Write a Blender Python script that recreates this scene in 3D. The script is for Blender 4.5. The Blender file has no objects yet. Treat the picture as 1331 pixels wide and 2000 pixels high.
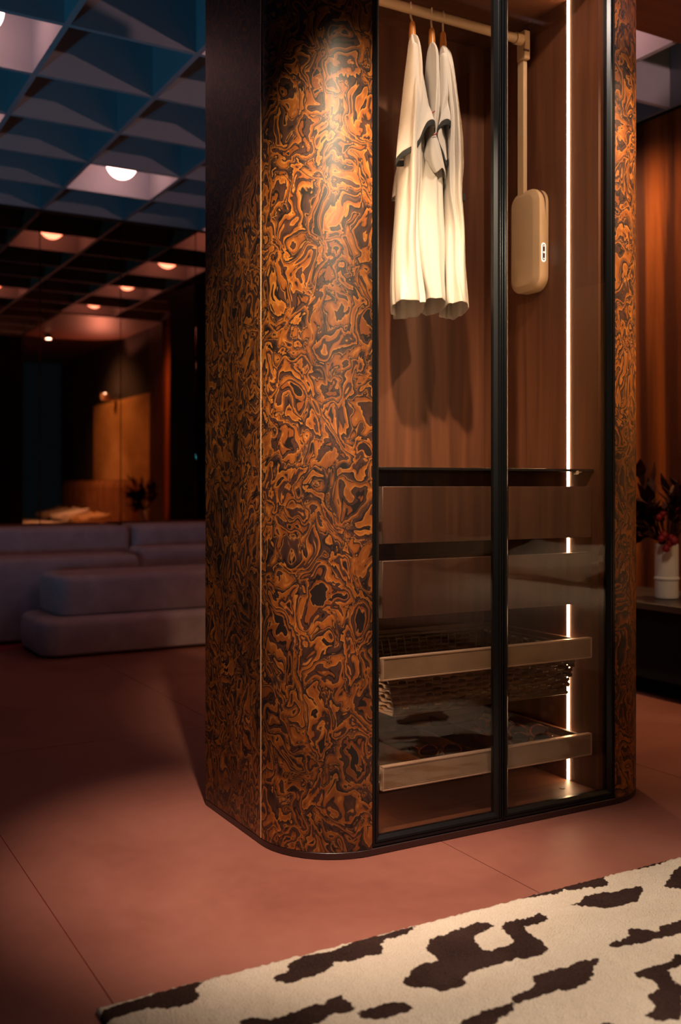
import bpy, bmesh, math, random
import numpy as np
from mathutils import Vector, Matrix, noise
random.seed(7)
SC = bpy.context.scene
COL = SC.collection
PI = math.pi
# ------------------------------------------------------------------ camera
SA, CA = 0.4947, 0.8691                     # camera heading in the plan
F = 1975.0
cam = bpy.data.cameras.new('camera')
co = bpy.data.objects.new('camera', cam); COL.objects.link(co)
co.location = (0, 0, 1.0)
co.rotation_euler = (PI/2, 0, -math.atan2(SA, CA))
cam.sensor_fit = 'VERTICAL'; cam.sensor_height = 36.0
cam.lens = 36.0*F/2000.0
cam.shift_y = -52.0/2000.0
cam.clip_start = 0.05
cam.dof.use_dof = True; cam.dof.focus_distance = 2.9; cam.dof.aperture_fstop = 2.4
SC.camera = co
# ------------------------------------------------------------------ world, exposure, lights
w = bpy.data.worlds.new('hall'); SC.world = w; w.use_nodes = True
w.node_tree.nodes['Background'].inputs[0].default_value = (0.10, 0.34, 0.62, 1)
w.node_tree.nodes['Background'].inputs[1].default_value = 0.036
vs = SC.view_settings
vs.view_transform = 'Standard'; vs.look = 'None'; vs.gamma = 1.0; vs.use_curve_mapping = False
vs.exposure = 0.0
SC.cycles.use_denoising = True
SC.cycles.sample_clamp_indirect = 4.0

def spot(name, loc, target, energy, color, angle, blend, radius=0.04):
    l = bpy.data.lights.new(name, 'SPOT'); l.energy = energy; l.color = color
    l.spot_size = math.radians(angle); l.spot_blend = blend; l.shadow_soft_size = radius
    o = bpy.data.objects.new(name, l); COL.objects.link(o); o.location = loc
    d = Vector(target)-Vector(loc)
    o.rotation_euler = d.to_track_quat('-Z', 'Y').to_euler()
    return o
# key spotlight above the front left corner of the wardrobe, second head before the doors
spot('key_spot', (0.82, 1.59, 2.86), (1.25, 2.42, 0.0), 520, (1.0, 0.74, 0.58), 36, 1.0, 0.03)
spot('door_spot', (1.78, 1.58, 2.90), (2.05, 2.75, 2.02), 90, (1.0, 0.84, 0.68), 60, 0.6, 0.03)
spot('burl_spot', (0.62, 0.95, 2.88), (1.48, 2.33, 1.58), 780, (1.0, 0.80, 0.54), 33, 1.0, 0.04)
spot('burl_spot_right', (2.75, 1.35, 2.88), (2.46, 2.42, 1.78), 300, (1.0, 0.72, 0.44), 38, 1.0, 0.04)
# spot over the rug
spot('rug_spot', (1.95, 0.45, 2.9), (1.72, 1.05, 0.0), 390, (1.0, 0.81, 0.66), 54, 0.9, 0.05)
# spotlight over the bed, washer along the gold wall behind it
spot('bed_spot', (3.18, 1.50, 2.88), (3.80, 1.2, 0.5), 190, (1.0, 0.78, 0.58), 56, 0.8, 0.04)
spot('gold_wall_washer', (3.15, 1.45, 2.90), (4.14, 1.45, 1.40), 150, (1.0, 0.70, 0.36), 104, 0.8, 0.04)
# uplight of the wall sconce beside the bed
spot('sconce_uplight', (3.92, 1.30, 2.28), (2.6, 3.06, 4.48), 112, (1.0, 0.54, 0.50), 92, 0.15, 0.03)
# blue fill spot added left of the frame, tints the coffers and sofa
spot('blue_fill', (-1.5, 3.2, 0.30), (1.1, 5.9, 2.95), 150, (0.04, 0.42, 0.72), 80, 0.7, 0.12)
# wall washer over the console
spot('wall_washer', (3.20, 4.10, 2.90), (4.13, 4.1, 1.15), 125, (1.0, 0.54, 0.24), 120, 0.6, 0.03)

# ------------------------------------------------------------------ helpers
def px(x, y, d):
    """point at depth d (m) along the camera heading"""
    u = (x-665.5)/F
    return Vector((d*(SA+u*CA), d*(CA-u*SA), 1.0-(y-948.0)*d/F))
def wloc(o):
    v = Vector((0, 0, 0))
    while o: v += o.location; o = o.parent
    return v
def tag(o, label=None, cat=None, group=None, kind=None):
    if label: o['label'] = label
    if cat: o['category'] = cat
    if group: o['group'] = group
    if kind: o['kind'] = kind
    return o
def thing(name, loc, label, cat, group=None):
    o = bpy.data.objects.new(name, None); COL.objects.link(o); o.location = loc
    o.empty_display_size = 0.1
    return tag(o, label, cat, group)

class MB:
    def __init__(s): s.v = []; s.f = []; s.uv = []
    def add(s, vs_, fs):
        b = len(s.v); s.v += [tuple(p) for p in vs_]; s.f += [tuple(b+i for i in f) for f in fs]; return s
    def box(s, x0, x1, y0, y1, z0, z1):
        return s.add([(x0,y0,z0),(x1,y0,z0),(x1,y1,z0),(x0,y1,z0),(x0,y0,z1),(x1,y0,z1),(x1,y1,z1),(x0,y1,z1)],
                     [(0,3,2,1),(4,5,6,7),(0,1,5,4),(1,2,6,5),(2,3,7,6),(3,0,4,7)])
    def loft(s, rings, cap0=True, cap1=True, closed=True):
        n = len(rings[0]); vs_ = [p for r in rings for p in r]; fs = []
        m = n if closed else n-1
        for i in range(len(rings)-1):
            for j in range(m):
                k = (j+1) % n
                fs.append((i*n+j, i*n+k, (i+1)*n+k, (i+1)*n+j))
        if cap0: fs.append(tuple(reversed(range(n))))
        if cap1: fs.append(tuple((len(rings)-1)*n+j for j in range(n)))
        return s.add(vs_, fs)
    def tube(s, pts, r, n=10, caps=True):
        pts = [Vector(p) for p in pts]; rings = []
        rr = r if isinstance(r, (list, tuple)) else [r]*len(pts)
        up = None
        for i, p in enumerate(pts):
            t = (pts[min(i+1, len(pts)-1)]-pts[max(i-1, 0)]).normalized()
            if up is None:
                up = Vector((0,0,1)) if abs(t.z) < .9 else Vector((1,0,0))
            a = t.cross(up).normalized(); b = a.cross(t).normalized(); up = b
            rings.append([p+(a*math.cos(2*PI*k/n)+b*math.sin(2*PI*k/n))*rr[i] for k in range(n)])
        return s.loft(rings, caps, caps)
    def lathe(s, c, prof, n=28):
        rings = [[(c[0]+r*math.cos(2*PI*k/n), c[1]+r*math.sin(2*PI*k/n), c[2]+z) for k in range(n)] for r, z in prof]
        return s.loft(rings)
    def prism(s, poly, z0, z1):
        return s.loft([[(x, y, z0) for x, y in poly], [(x, y, z1) for x, y in poly]])
    def build(s, name, mat, parent=None, smooth=False, bevel=0, seg=2, loc=None):
        me = bpy.data.meshes.new(name)
        off = wloc(parent) if parent else Vector(loc or (0,0,0))
        me.from_pydata([tuple(Vector(p)-off) for p in s.v], [], s.f)
        bm = bmesh.new(); bm.from_mesh(me)
        bmesh.ops.recalc_face_normals(bm, faces=bm.faces)
        bm.to_mesh(me); bm.free()
        me.materials.append(mat)
        if smooth:
            me.polygons.foreach_set('use_smooth', [True]*len(me.polygons))
            if smooth == 'auto': me.set_sharp_from_angle(angle=math.radians(38))
        o = bpy.data.objects.new(name, me); COL.objects.link(o)
        if parent: o.parent = parent
        elif loc: o.location = loc
        if bevel:
            b = o.modifiers.new('bevel', 'BEVEL'); b.width = bevel; b.segments = seg; b.limit_method = 'ANGLE'
            b.harden_normals = False
            me.polygons.foreach_set('use_smooth', [True]*len(me.polygons)); me.set_sharp_from_angle(angle=math.radians(50))
        return o
def box(name, mat, b, parent=None, bevel=0, seg=2):
    return MB().box(*b).build(name, mat, parent, bevel=bevel, seg=seg)
def copyobj(o, parent=None, loc=None):
    c = o.copy(); COL.objects.link(c)
    if parent: c.parent = parent
    if loc is not None: c.location = loc
    return c

# ------------------------------------------------------------------ materials
def mat(name, base=(.5,.5,.5), rough=.5, metal=0, coat=0, coat_rough=.1, emit=None, es=0, spec=.5, sheen=0):
    m = bpy.data.materials.new(name); m.use_nodes = True
    b = m.node_tree.nodes['Principled BSDF']
    b.inputs['Base Color'].default_value = (*base, 1); b.inputs['Roughness'].default_value = rough
    b.inputs['Metallic'].default_value = metal; b.inputs['Coat Weight'].default_value = coat
    b.inputs['Coat Roughness'].default_value = coat_rough
    b.inputs['Specular IOR Level'].default_value = spec
    b.inputs['Sheen Weight'].default_value = sheen
    if emit:
        b.inputs['Emission Color'].default_value = (*emit, 1); b.inputs['Emission Strength'].default_value = es
    return m
def NT(m): return m.node_tree, m.node_tree.nodes, m.node_tree.links, m.node_tree.nodes['Principled BSDF']
def ramp(n, stops, interp='LINEAR'):
    r = n.new('ShaderNodeValToRGB'); r.color_ramp.interpolation = interp
    e = r.color_ramp.elements
    while len(e) < len(stops): e.new(0.5)
    for el, (p, c) in zip(e, stops): el.position = p; el.color = (*c, 1)
    return r
def noisy(m, c0, c1, scale=(8,8,8), ns=1.0, detail=4, bump=0, bump_scale=60, lo=.35, hi=.65, coord='Object', dist=0, rvar=0):
    """two-tone noise colour plus fine bump"""
    t, n, l, b = NT(m)
    tc = n.new('ShaderNodeTexCoord'); mp = n.new('ShaderNodeMapping'); mp.inputs['Scale'].default_value = scale
    nz = n.new('ShaderNodeTexNoise'); nz.inputs['Scale'].default_value = ns; nz.inputs['Detail'].default_value = detail
    nz.inputs['Distortion'].default_value = dist
    r = ramp(n, [(lo, c0), (hi, c1)])
    l.new(tc.outputs[coord], mp.inputs[0]); l.new(mp.outputs[0], nz.inputs[0]); l.new(nz.outputs[0], r.inputs[0]); l.new(r.outputs[0], b.inputs['Base Color'])
    if bump:
        nb = n.new('ShaderNodeTexNoise'); nb.inputs['Scale'].default_value = bump_scale; nb.inputs['Detail'].default_value = 4
        bp = n.new('ShaderNodeBump'); bp.inputs['Strength'].default_value = bump; bp.inputs['Distance'].default_value = .003
        l.new(tc.outputs[coord], nb.inputs[0]); l.new(nb.outputs[0], bp.inputs['Height']); l.new(bp.outputs[0], b.inputs['Normal'])
    if rvar:
        mr = n.new('ShaderNodeMapRange'); r0 = b.inputs['Roughness'].default_value
        mr.inputs[3].default_value = r0-rvar; mr.inputs[4].default_value = r0+rvar
        l.new(nz.outputs[0], mr.inputs[0]); l.new(mr.outputs[0], b.inputs['Roughness'])
    return m

def burl():
    m = mat('burl_veneer', rough=.5, coat=.14, coat_rough=.34, spec=.35)
    t, n, l, b = NT(m)
    tc = n.new('ShaderNodeTexCoord')
    mp = n.new('ShaderNodeMapping'); mp.inputs['Scale'].default_value = (1.35, .95, 1)
    w1 = n.new('ShaderNodeTexNoise'); w1.inputs['Scale'].default_value = 6.0; w1.inputs['Detail'].default_value = 2
    sub = n.new('ShaderNodeVectorMath'); sub.operation = 'SUBTRACT'; sub.inputs[1].default_value = (.5,.5,.5)
    scl = n.new('ShaderNodeVectorMath'); scl.operation = 'SCALE'; scl.inputs['Scale'].default_value = .21
    addv = n.new('ShaderNodeVectorMath'); addv.operation = 'ADD'
    l.new(tc.outputs['UV'], mp.inputs[0]); l.new(mp.outputs[0], w1.inputs[0]); l.new(w1.outputs['Color'], sub.inputs[0])
    l.new(sub.outputs[0], scl.inputs[0]); l.new(mp.outputs[0], addv.inputs[0]); l.new(scl.outputs[0], addv.inputs[1])
    nz = n.new('ShaderNodeTexNoise'); nz.inputs['Scale'].default_value = 10.2; nz.inputs['Detail'].default_value = 4.0
    nz.inputs['Roughness'].default_value = .46; nz.inputs['Distortion'].default_value = .55
    l.new(addv.outputs[0], nz.inputs[0])
    D=(.016,.008,.006); L=(.012,.006,.004); B=(.070,.024,.013); B2=(.034,.014,.010); O=(.29,.082,.011); O2=(.19,.048,.008); H=(.44,.155,.028)
    st = [(0,D),(.325,D),(.33,H),(.34,O2),(.37,O2),(.375,L),(.39,L),(.395,B),(.43,B2),(.434,H),(.444,O),(.482,O2),(.486,L),(.495,L),(.499,H),(.506,B),(.535,B2),(.54,L),(.553,L),
          (.558,H),(.57,O),(.605,O2),(.61,L),(.618,B2),(.655,B),(.66,H),(.67,O),(.70,O2),(.705,D),(1,B2)]
    r = ramp(n, st)
    l.new(nz.outputs[0], r.inputs[0])
    # broad lighter and darker fields of the veneer, fine fibre
    n2 = n.new('ShaderNodeTexNoise'); n2.inputs['Scale'].default_value = 2.6; n2.inputs['Detail'].default_value = 2
    l.new(mp.outputs[0], n2.inputs[0])
    mr = n.new('ShaderNodeMapRange'); mr.inputs[1].default_value = .35; mr.inputs[2].default_value = .65; mr.inputs[3].default_value = .50; mr.inputs[4].default_value = 1.25
    l.new(n2.outputs[0], mr.inputs[0])
    mp3 = n.new('ShaderNodeMapping'); mp3.inputs['Scale'].default_value = (260, 40, 1); l.new(addv.outputs[0], mp3.inputs[0])
    n3 = n.new('ShaderNodeTexNoise'); n3.inputs['Scale'].default_value = 1; n3.inputs['Detail'].default_value = 3; l.new(mp3.outputs[0], n3.inputs[0])
    mr3 = n.new('ShaderNodeMapRange'); mr3.inputs[1].default_value = .3; mr3.inputs[2].default_value = .7; mr3.inputs[3].default_value = .82; mr3.inputs[4].default_value = 1.15
    l.new(n3.outputs[0], mr3.inputs[0])
    mu = n.new('ShaderNodeMath'); mu.operation = 'MULTIPLY'; l.new(mr.outputs[0], mu.inputs[0]); l.new(mr3.outputs[0], mu.inputs[1])
    mx = n.new('ShaderNodeVectorMath'); mx.operation = 'SCALE'; l.new(r.outputs[0], mx.inputs[0]); l.new(mu.outputs[0], mx.inputs['Scale'])
    l.new(mx.outputs[0], b.inputs['Base Color'])
    bp = n.new('ShaderNodeBump'); bp.inputs['Strength'].default_value = .06; bp.inputs['Distance'].default_value = .002
    l.new(nz.outputs[0], bp.inputs['Height']); l.new(bp.outputs[0], b.inputs['Normal'])
    return m
M = {}
M['burl'] = burl()
def walnut(name, c0, c1, axis='z', rough=.5):
    sc = {'z': (26,26,1.3), 'x': (1.3,26,26), 'y': (26,1.3,26)}[axis]
    return noisy(mat(name, rough=rough), c0, c1, scale=sc, ns=1.0, detail=6, bump=.05, bump_scale=150, lo=.30, hi=.72, dist=.6)
M['walnut'] = walnut('walnut_upright', (.080,.026,.012), (.165,.058,.026))
M['walnut_h'] = walnut('walnut_level', (.085,.030,.014), (.16,.060,.028), 'x')
M['walnut_drawer'] = walnut('walnut_drawer', (.046,.021,.014), (.098,.043,.026), 'z', .45)
M['darkwood'] = walnut('dark_wood', (.045,.015,.008), (.085,.028,.012), 'x')
M['reed'] = noisy(mat('reeded_wood', rough=.45), (.085,.020,.006), (.52,.155,.024), scale=(9,9,.35), ns=1.0, detail=5, lo=.40, hi=.64, dist=.3)
M['black_metal'] = mat('black_anodised', (.016,.016,.018), .32, .7)
M['plinth'] = mat('oxblood_plinth', (.030,.010,.009), .35)
M['bronze'] = mat('bronze_strip', (.85,.56,.34), .4, .3)
M['beige'] = noisy(mat('beige_lacquer', rough=.45), (.50,.345,.205), (.53,.365,.22), (3,3,3))
M['pale_metal'] = mat('champagne_metal', (.72,.52,.38), .38, .35)
M['leather'] = noisy(mat('taupe_leather', rough=.5), (.33,.225,.135), (.40,.275,.17), (14,14,14), bump=.25, bump_scale=420)
M['stitch'] = mat('stitch_thread', (.55,.42,.30), .7)
M['wicker'] = noisy(mat('wicker_cane', rough=.5), (.085,.046,.024), (.15,.082,.042), (30,30,30))
M['lining'] = noisy(mat('tray_lining', rough=.7), (.14,.085,.05), (.18,.11,.065), (20,20,20))
M['smoked'] = mat('smoked_shelf', (.02,.017,.016), .15)
M['cloth'] = noisy(mat('white_cotton', rough=.85, sheen=.1), (.84,.80,.75), (.88,.84,.79), (9,9,9), bump=.12, bump_scale=500)
M['cuff'] = noisy(mat('charcoal_rib', rough=.8), (.022,.026,.028), (.04,.045,.048), (60,60,60))
M['red'] = mat('red_thread', (.45,.02,.02), .7)
M['hanger_wood'] = noisy(mat('hanger_wood', rough=.35, coat=.4), (.48,.17,.035), (.60,.24,.055), (20,20,4))
M['hook'] = mat('brass_hook', (.85,.66,.48), .4, .35)
M['led'] = mat('led_diffuser', (1,.9,.75), .5, emit=(1.0,.63,.34), es=42)
M['lens'] = mat('lamp_lens', (1,1,1), .4, emit=(1.0,.92,.85), es=60)
M['globe'] = mat('globe_glass', (1,.95,.9), .3, emit=(1.0,.46,.39), es=11)
M['button_ring'] = mat('lit_ring', (1,1,1), .4, emit=(1,.93,.82), es=1.2)
M['button_dark'] = mat('button_panel', (.10,.05,.035), .3)
M['sofa'] = noisy(mat('mauve_bouclé', rough=.95, sheen=.25), (.37,.27,.285), (.45,.335,.355), (9,9,9), bump=.35, bump_scale=90)
M['coffer'] = noisy(mat('blue_coffer_paint', rough=.75), (.25,.265,.30), (.27,.285,.32), (3,3,3))
M['vase'] = noisy(mat('matte_ceramic', rough=.55), (.84,.76,.68), (.88,.80,.72), (12,12,12))
M['leaf'] = noisy(mat('dried_leaf', rough=.85, spec=.15), (.012,.004,.004), (.045,.010,.008), (30,30,30))
M['leaf2'] = noisy(mat('rust_leaf', rough=.6), (.06,.014,.008), (.11,.026,.013), (30,30,30))
M['berry'] = noisy(mat('red_bloom', rough=.6), (.24,.006,.007), (.34,.012,.011), (40,40,40))
M['console'] = mat('black_console', (.05,.034,.028), .4)
M['black'] = mat('matt_black', (.008,.007,.007), .8, spec=.2)
M['tortoise'] = noisy(mat('tortoiseshell', rough=.12, coat=.6), (.06,.014,.007), (.34,.085,.03), (50,50,50), lo=.4, hi=.6)
M['dark_lens'] = mat('sunglass_lens', (.03,.008,.006), .05, coat=1.0)
M['linen'] = noisy(mat('bed_linen', rough=.9), (.78,.70,.60), (.84,.76,.66), (6,6,6), bump=.3, bump_scale=30)
M['gold_cushion'] = noisy(mat('ochre_cushion', rough=.85), (.58,.36,.16), (.66,.42,.2), (8,8,8))
M['gold_wall'] = noisy(mat('gold_fabric_wall', rough=.45), (.52,.29,.09), (.64,.38,.13), (2,2,6))
M['brown_leather'] = noisy(mat('cognac_leather', rough=.35), (.26,.11,.04), (.36,.16,.06), (10,10,10))
M['grey_wall'] = mat('grey_wall', (.035,.031,.03), .8)

def floor_mat():
    m = mat('terracotta_microcement', rough=.52, spec=.35)
    t, n, l, b = NT(m)
    tc = n.new('ShaderNodeTexCoord')
    geo = n.new('ShaderNodeNewGeometry')
    a = n.new('ShaderNodeTexNoise'); a.inputs['Scale'].default_value = 1.7; a.inputs['Detail'].default_value = 6; a.inputs['Distortion'].default_value = .8
    c = n.new('ShaderNodeTexNoise'); c.inputs['Scale'].default_value = 22; c.inputs['Detail'].default_value = 5
    l.new(geo.outputs['Position'], a.inputs[0]); l.new(geo.outputs['Position'], c.inputs[0])
    r = ramp(n, [(.3,(.20,.068,.048)),(.5,(.245,.088,.060)),(.72,(.285,.108,.076))])
    mm = n.new('ShaderNodeMath'); mm.operation='MULTIPLY_ADD'; mm.inputs[1].default_value = .22
    l.new(c.outputs[0], mm.inputs[0]); 
    m2 = n.new('ShaderNodeMath'); m2.operation='MULTIPLY'; m2.inputs[1].default_value=.78; l.new(a.outputs[0], m2.inputs[0]); l.new(m2.outputs[0], mm.inputs[2])
    l.new(mm.outputs[0], r.inputs[0]); l.new(r.outputs[0], b.inputs['Base Color'])
    mr = n.new('ShaderNodeMapRange'); mr.inputs[1].default_value=.3; mr.inputs[2].default_value=.7; mr.inputs[3].default_value=.42; mr.inputs[4].default_value=.62
    l.new(a.outputs[0], mr.inputs[0]); l.new(mr.outputs[0], b.inputs['Roughness'])
    return m
M['floor'] = floor_mat()
M['joint'] = mat('floor_joint', (.30,.035,.03), .6)

def glass_mat(name, tint):
    m = bpy.data.materials.new(name); m.use_nodes = True
    n, l = m.node_tree.nodes, m.node_tree.links; n.clear()
    out = n.new('ShaderNodeOutputMaterial'); mx = n.new('ShaderNodeMixShader'); tr = n.new('ShaderNodeBsdfTransparent'); gl = n.new('ShaderNodeBsdfGlossy')
    lw = n.new('ShaderNodeLayerWeight'); lw.inputs[0].default_value = .5      # Schlick reflectance, alike from both sides
    pw = n.new('ShaderNodeMath'); pw.operation = 'POWER'; pw.inputs[1].default_value = 5; l.new(lw.outputs['Facing'], pw.inputs[0])
    fr = n.new('ShaderNodeMath'); fr.operation = 'MULTIPLY_ADD'; fr.inputs[1].default_value = .97; fr.inputs[2].default_value = .028; l.new(pw.outputs[0], fr.inputs[0])
    tr.inputs[0].default_value = (*tint, 1); gl.inputs['Roughness'].default_value = 0.0; gl.inputs['Color'].default_value = (1,1,1,1)
    l.new(fr.outputs[0], mx.inputs[0]); l.new(tr.outputs[0], mx.inputs[1]); l.new(gl.outputs[0], mx.inputs[2]); l.new(mx.outputs[0], out.inputs[0])
    return m
M['glass'] = glass_mat('door_glass', (.90,.87,.84))
def mirror_mat():
    m = bpy.data.materials.new('bronze_mirror'); m.use_nodes = True
    n, l = m.node_tree.nodes, m.node_tree.links; n.clear()
    out = n.new('ShaderNodeOutputMaterial'); gl = n.new('ShaderNodeBsdfGlossy')
    gl.inputs['Color'].default_value = (.36,.165,.10,1); gl.inputs['Roughness'].default_value = 0.012
    l.new(gl.outputs[0], out.inputs[0])
    return m
M['mirror'] = mirror_mat()

# ------------------------------------------------------------------ floor of large slabs
floor = box('floor', M['joint'], (-5.9, 7.2, -3.6, 7.6, -.06, -.0025)); tag(floor, kind='structure')
PX, PY = 1.0685, 2.40
xs = [0.5835+PX*k for k in range(-6, 7)]; ys = [3.908+PY*k for k in range(-3, 2)]
slab = None
for i in range(len(xs)-1):
    for j in range(len(ys)-1):
        if slab is None:
            slab = MB().box(.0013, PX-.0013, .0013, PY-.0013, -.03, 0).build('floor_slab', M['floor'], floor)
            o = slab
        else: o = copyobj(slab, floor)
        o.location = (xs[i], ys[j], 0)

# ------------------------------------------------------------------ coffered ceiling
CZ = 2.97; CX0, CY0, CPX, CPY, CD = 0.523, 4.344, 0.599, 0.597, 0.42
ceil = box('ceiling', M['coffer'], (-4.3, 4.3, -1.7, 7.45, CZ+CD+.002, CZ+CD+.06)); tag(ceil, kind='structure')
LIT = {(0,0),(0,2),(2,3),(2,-1),(4,4),(4,2),(4,0),(4,-2)}
t_ = .0135
cb = MB()
x0, x1, y0, y1 = 0, CPX, 0, CPY
a0, a1, b0, b1 = t_, CPX-t_, t_, CPY-t_
vv = []
for z in (0, CD):
    vv += [(x0,y0,z),(x1,y0,z),(x1,y1,z),(x0,y1,z)]
for z in (0, CD-.01):
    vv += [(a0,b0,z),(a1,b0,z),(a1,b1,z),(a0,b1,z)]
ff = [(0,1,9,8),(1,2,10,9),(2,3,11,10),(3,0,8,11)]
for k in range(4):
    q = (k+1) % 4
    ff += [(k,q,4+q,4+k),(8+k,8+q,12+q,12+k)]
ff += [(12,13,14,15),(4,5,6,7)]
cb.add(vv, ff)
coffer = None
for c in range(-7, 6):
    for r in range(-9, 5):
        X = CX0+CPX*c; Y = CY0+CPY*r
        if X > 2.9 and Y < 3.1: continue
        if coffer is None: coffer = cb.build('coffer', M['coffer'], ceil); o = coffer
        else: o = copyobj(coffer, ceil)
        o.location = Vector((X, Y, CZ))-ceil.location
def globe_lamp(c, r, label):
    X = CX0+CPX*(c+.5); Y = CY0+CPY*(r+.5)
    t = thing('globe_lamp', (X, Y, CZ), label, 'ceiling lamp', 'globe lamps inside the lit ceiling coffers')
    MB().tube([(X,Y,CZ+.2),(X,Y,CZ+CD-.012)], .012, 10).build('stem', M['black_metal'], t, smooth='auto')
    MB().lathe((X,Y,CZ+CD-.03), [(.055,.0),(.06,.004),(.06,.018)]).build('canopy', M['coffer'], t, smooth='auto')
    cz = CZ+.125; R = .1
    prof = [(max(R*math.sin(PI*k/16), .0015), -R*math.cos(PI*k/16)) for k in range(17)]
    MB().lathe((X,Y,cz), prof).build('globe', M['globe'], t, smooth=True)
LL = {(0,0): 'large glowing globe lamp cut off by the top left corner of the picture',
      (0,2): 'globe lamp out of frame in the lit coffer at the left picture edge',
      (2,3): 'glowing globe lamp in the pink-lit coffer left of the wardrobe',
      (4,4): 'globe lamp half hidden behind the wardrobe, in the coffer nearest the mirror',
      (2,-1): 'globe lamp hidden above the wardrobe, lighting the coffer at its upper left edge',
      (4,2): 'globe lamp behind the wardrobe, mirrored as the second orange glow from the ceiling edge',
      (4,0): 'globe lamp behind the wardrobe, mirrored as the third small orange glow',
      (4,-2): 'globe lamp right of the wardrobe top, in the pink coffer by the soffit'}
for c, r in sorted(LIT): globe_lamp(c, r, LL[(c, r)])

# wooden soffit over the bed alcove
sof = box('trim_1', M['darkwood'], (2.915, 4.2, -1.7, 3.144, 2.955, 3.3)); tag(sof, kind='structure')

# ------------------------------------------------------------------ bronze mirror wall at the back
wb = box('wall_back', M['black_metal'], (-4.3, 4.14, 7.372, 7.5, 0, 3.4)); tag(wb, kind='structure')
mp_ = None
for k in range(-10, 5):
    X = 1.709+.593*k
    if X+.593 > 4.2: continue
    if mp_ is None:
        mp_ = MB().box(.0015, .5915, 0, .012, 0, 2.965).build('mirror_panel', M['mirror'], wb, bevel=.002, seg=1); o = mp_
    else: o = copyobj(mp_, wb)
    o.location = (X, 7.356, 0.0)

# ------------------------------------------------------------------ right wall: core, reeding, pier, gold panel
wr = box('wall_right', M['grey_wall'], (4.15, 4.35, -1.7, 7.37, 0, 3.4)); tag(wr, kind='structure')
rb = MB(); P = .0118; n = int((7.33-3.15)/P)
prof = []
for i in range(n):
    y = 3.15+i*P
    for k in range(5):
        a = PI*k/4
        prof.append((4.148-.009*math.sin(a), y+P*.5-(P*.5-.0008)*math.cos(a)))
rb.add([(x,y,0.0) for x,y in prof]+[(x,y,2.965) for x,y in prof], [(i,i+1,len(prof)+i+1,len(prof)+i) for i in range(len(prof)-1)])
ro = rb.build('reeding', M['reed'], wr, smooth='auto'); ro['kind'] = 'stuff'
box('wood_pier', M['darkwood'], (4.136, 4.149, 2.66, 3.144, 0, 2.953), wr, bevel=.003)
box('gold_panel', M['gold_wall'], (4.136, 4.149, .2, 2.655, 0, 2.15), wr, bevel=.004)

# ------------------------------------------------------------------ rug
def rugmat():
    m = mat('cowhide_pattern_pile', rough=1.0, spec=.05)
    t, n, l, b = NT(m)
    at = n.new('ShaderNodeAttribute'); at.attribute_name = 'motif'
    geo = n.new('ShaderNodeNewGeometry')
    nz = n.new('ShaderNodeTexNoise'); nz.inputs['Scale'].default_value = 95; nz.inputs['Detail'].default_value = 3
    l.new(geo.outputs['Position'], nz.inputs[0])
    ma = n.new('ShaderNodeMath'); ma.operation = 'MULTIPLY_ADD'; ma.inputs[1].default_value = .016; l.new(nz.outputs[0], ma.inputs[0])
    su = n.new('ShaderNodeMath'); su.operation = 'SUBTRACT'; su.inputs[1].default_value = .008; l.new(at.outputs['Fac'], su.inputs[0]); l.new(su.outputs[0], ma.inputs[2])
    mr = n.new('ShaderNodeMapRange'); mr.inputs[1].default_value = -.0012; mr.inputs[2].default_value = .0012; l.new(ma.outputs[0], mr.inputs[0])
    n2 = n.new('ShaderNodeTexNoise'); n2.inputs['Scale'].default_value = 260; n2.inputs['Detail'].default_value = 3; l.new(geo.outputs['Position'], n2.inputs[0])
    n3 = n.new('ShaderNodeTexNoise'); n3.inputs['Scale'].default_value = 5; n3.inputs['Detail'].default_value = 3; l.new(geo.outputs['Position'], n3.inputs[0])
    ad = n.new('ShaderNodeMath'); ad.operation = 'MULTIPLY_ADD'; ad.inputs[1].default_value=.5; l.new(n2.outputs[0], ad.inputs[0])
    h = n.new('ShaderNodeMath'); h.operation='MULTIPLY'; h.inputs[1].default_value=.5; l.new(n3.outputs[0], h.inputs[0]); l.new(h.outputs[0], ad.inputs[2])
    cr = ramp(n, [(.35,(.60,.50,.38)),(.65,(.74,.64,.51))]); dk = ramp(n, [(.35,(.022,.012,.010)),(.65,(.062,.034,.027))])
    l.new(ad.outputs[0], cr.inputs[0]); l.new(ad.outputs[0], dk.inputs[0])
    mx = n.new('ShaderNodeMix'); mx.data_type='RGBA'; l.new(mr.outputs[0], mx.inputs['Factor']); l.new(cr.outputs[0], mx.inputs['A']); l.new(dk.outputs[0], mx.inputs['B'])
    l.new(mx.outputs['Result'], b.inputs['Base Color'])
    bp = n.new('ShaderNodeBump'); bp.inputs['Strength'].default_value=.9; bp.inputs['Distance'].default_value=.008
    l.new(n2.outputs[0], bp.inputs['Height']); l.new(bp.outputs[0], b.inputs['Normal'])
    return m
C1 = lambda L: [(180+x/2.218, 1760+y/2.218) for x, y in L]
C2 = lambda L: [(731+x/2.218, 1660+y/2.218) for x, y in L]
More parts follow.
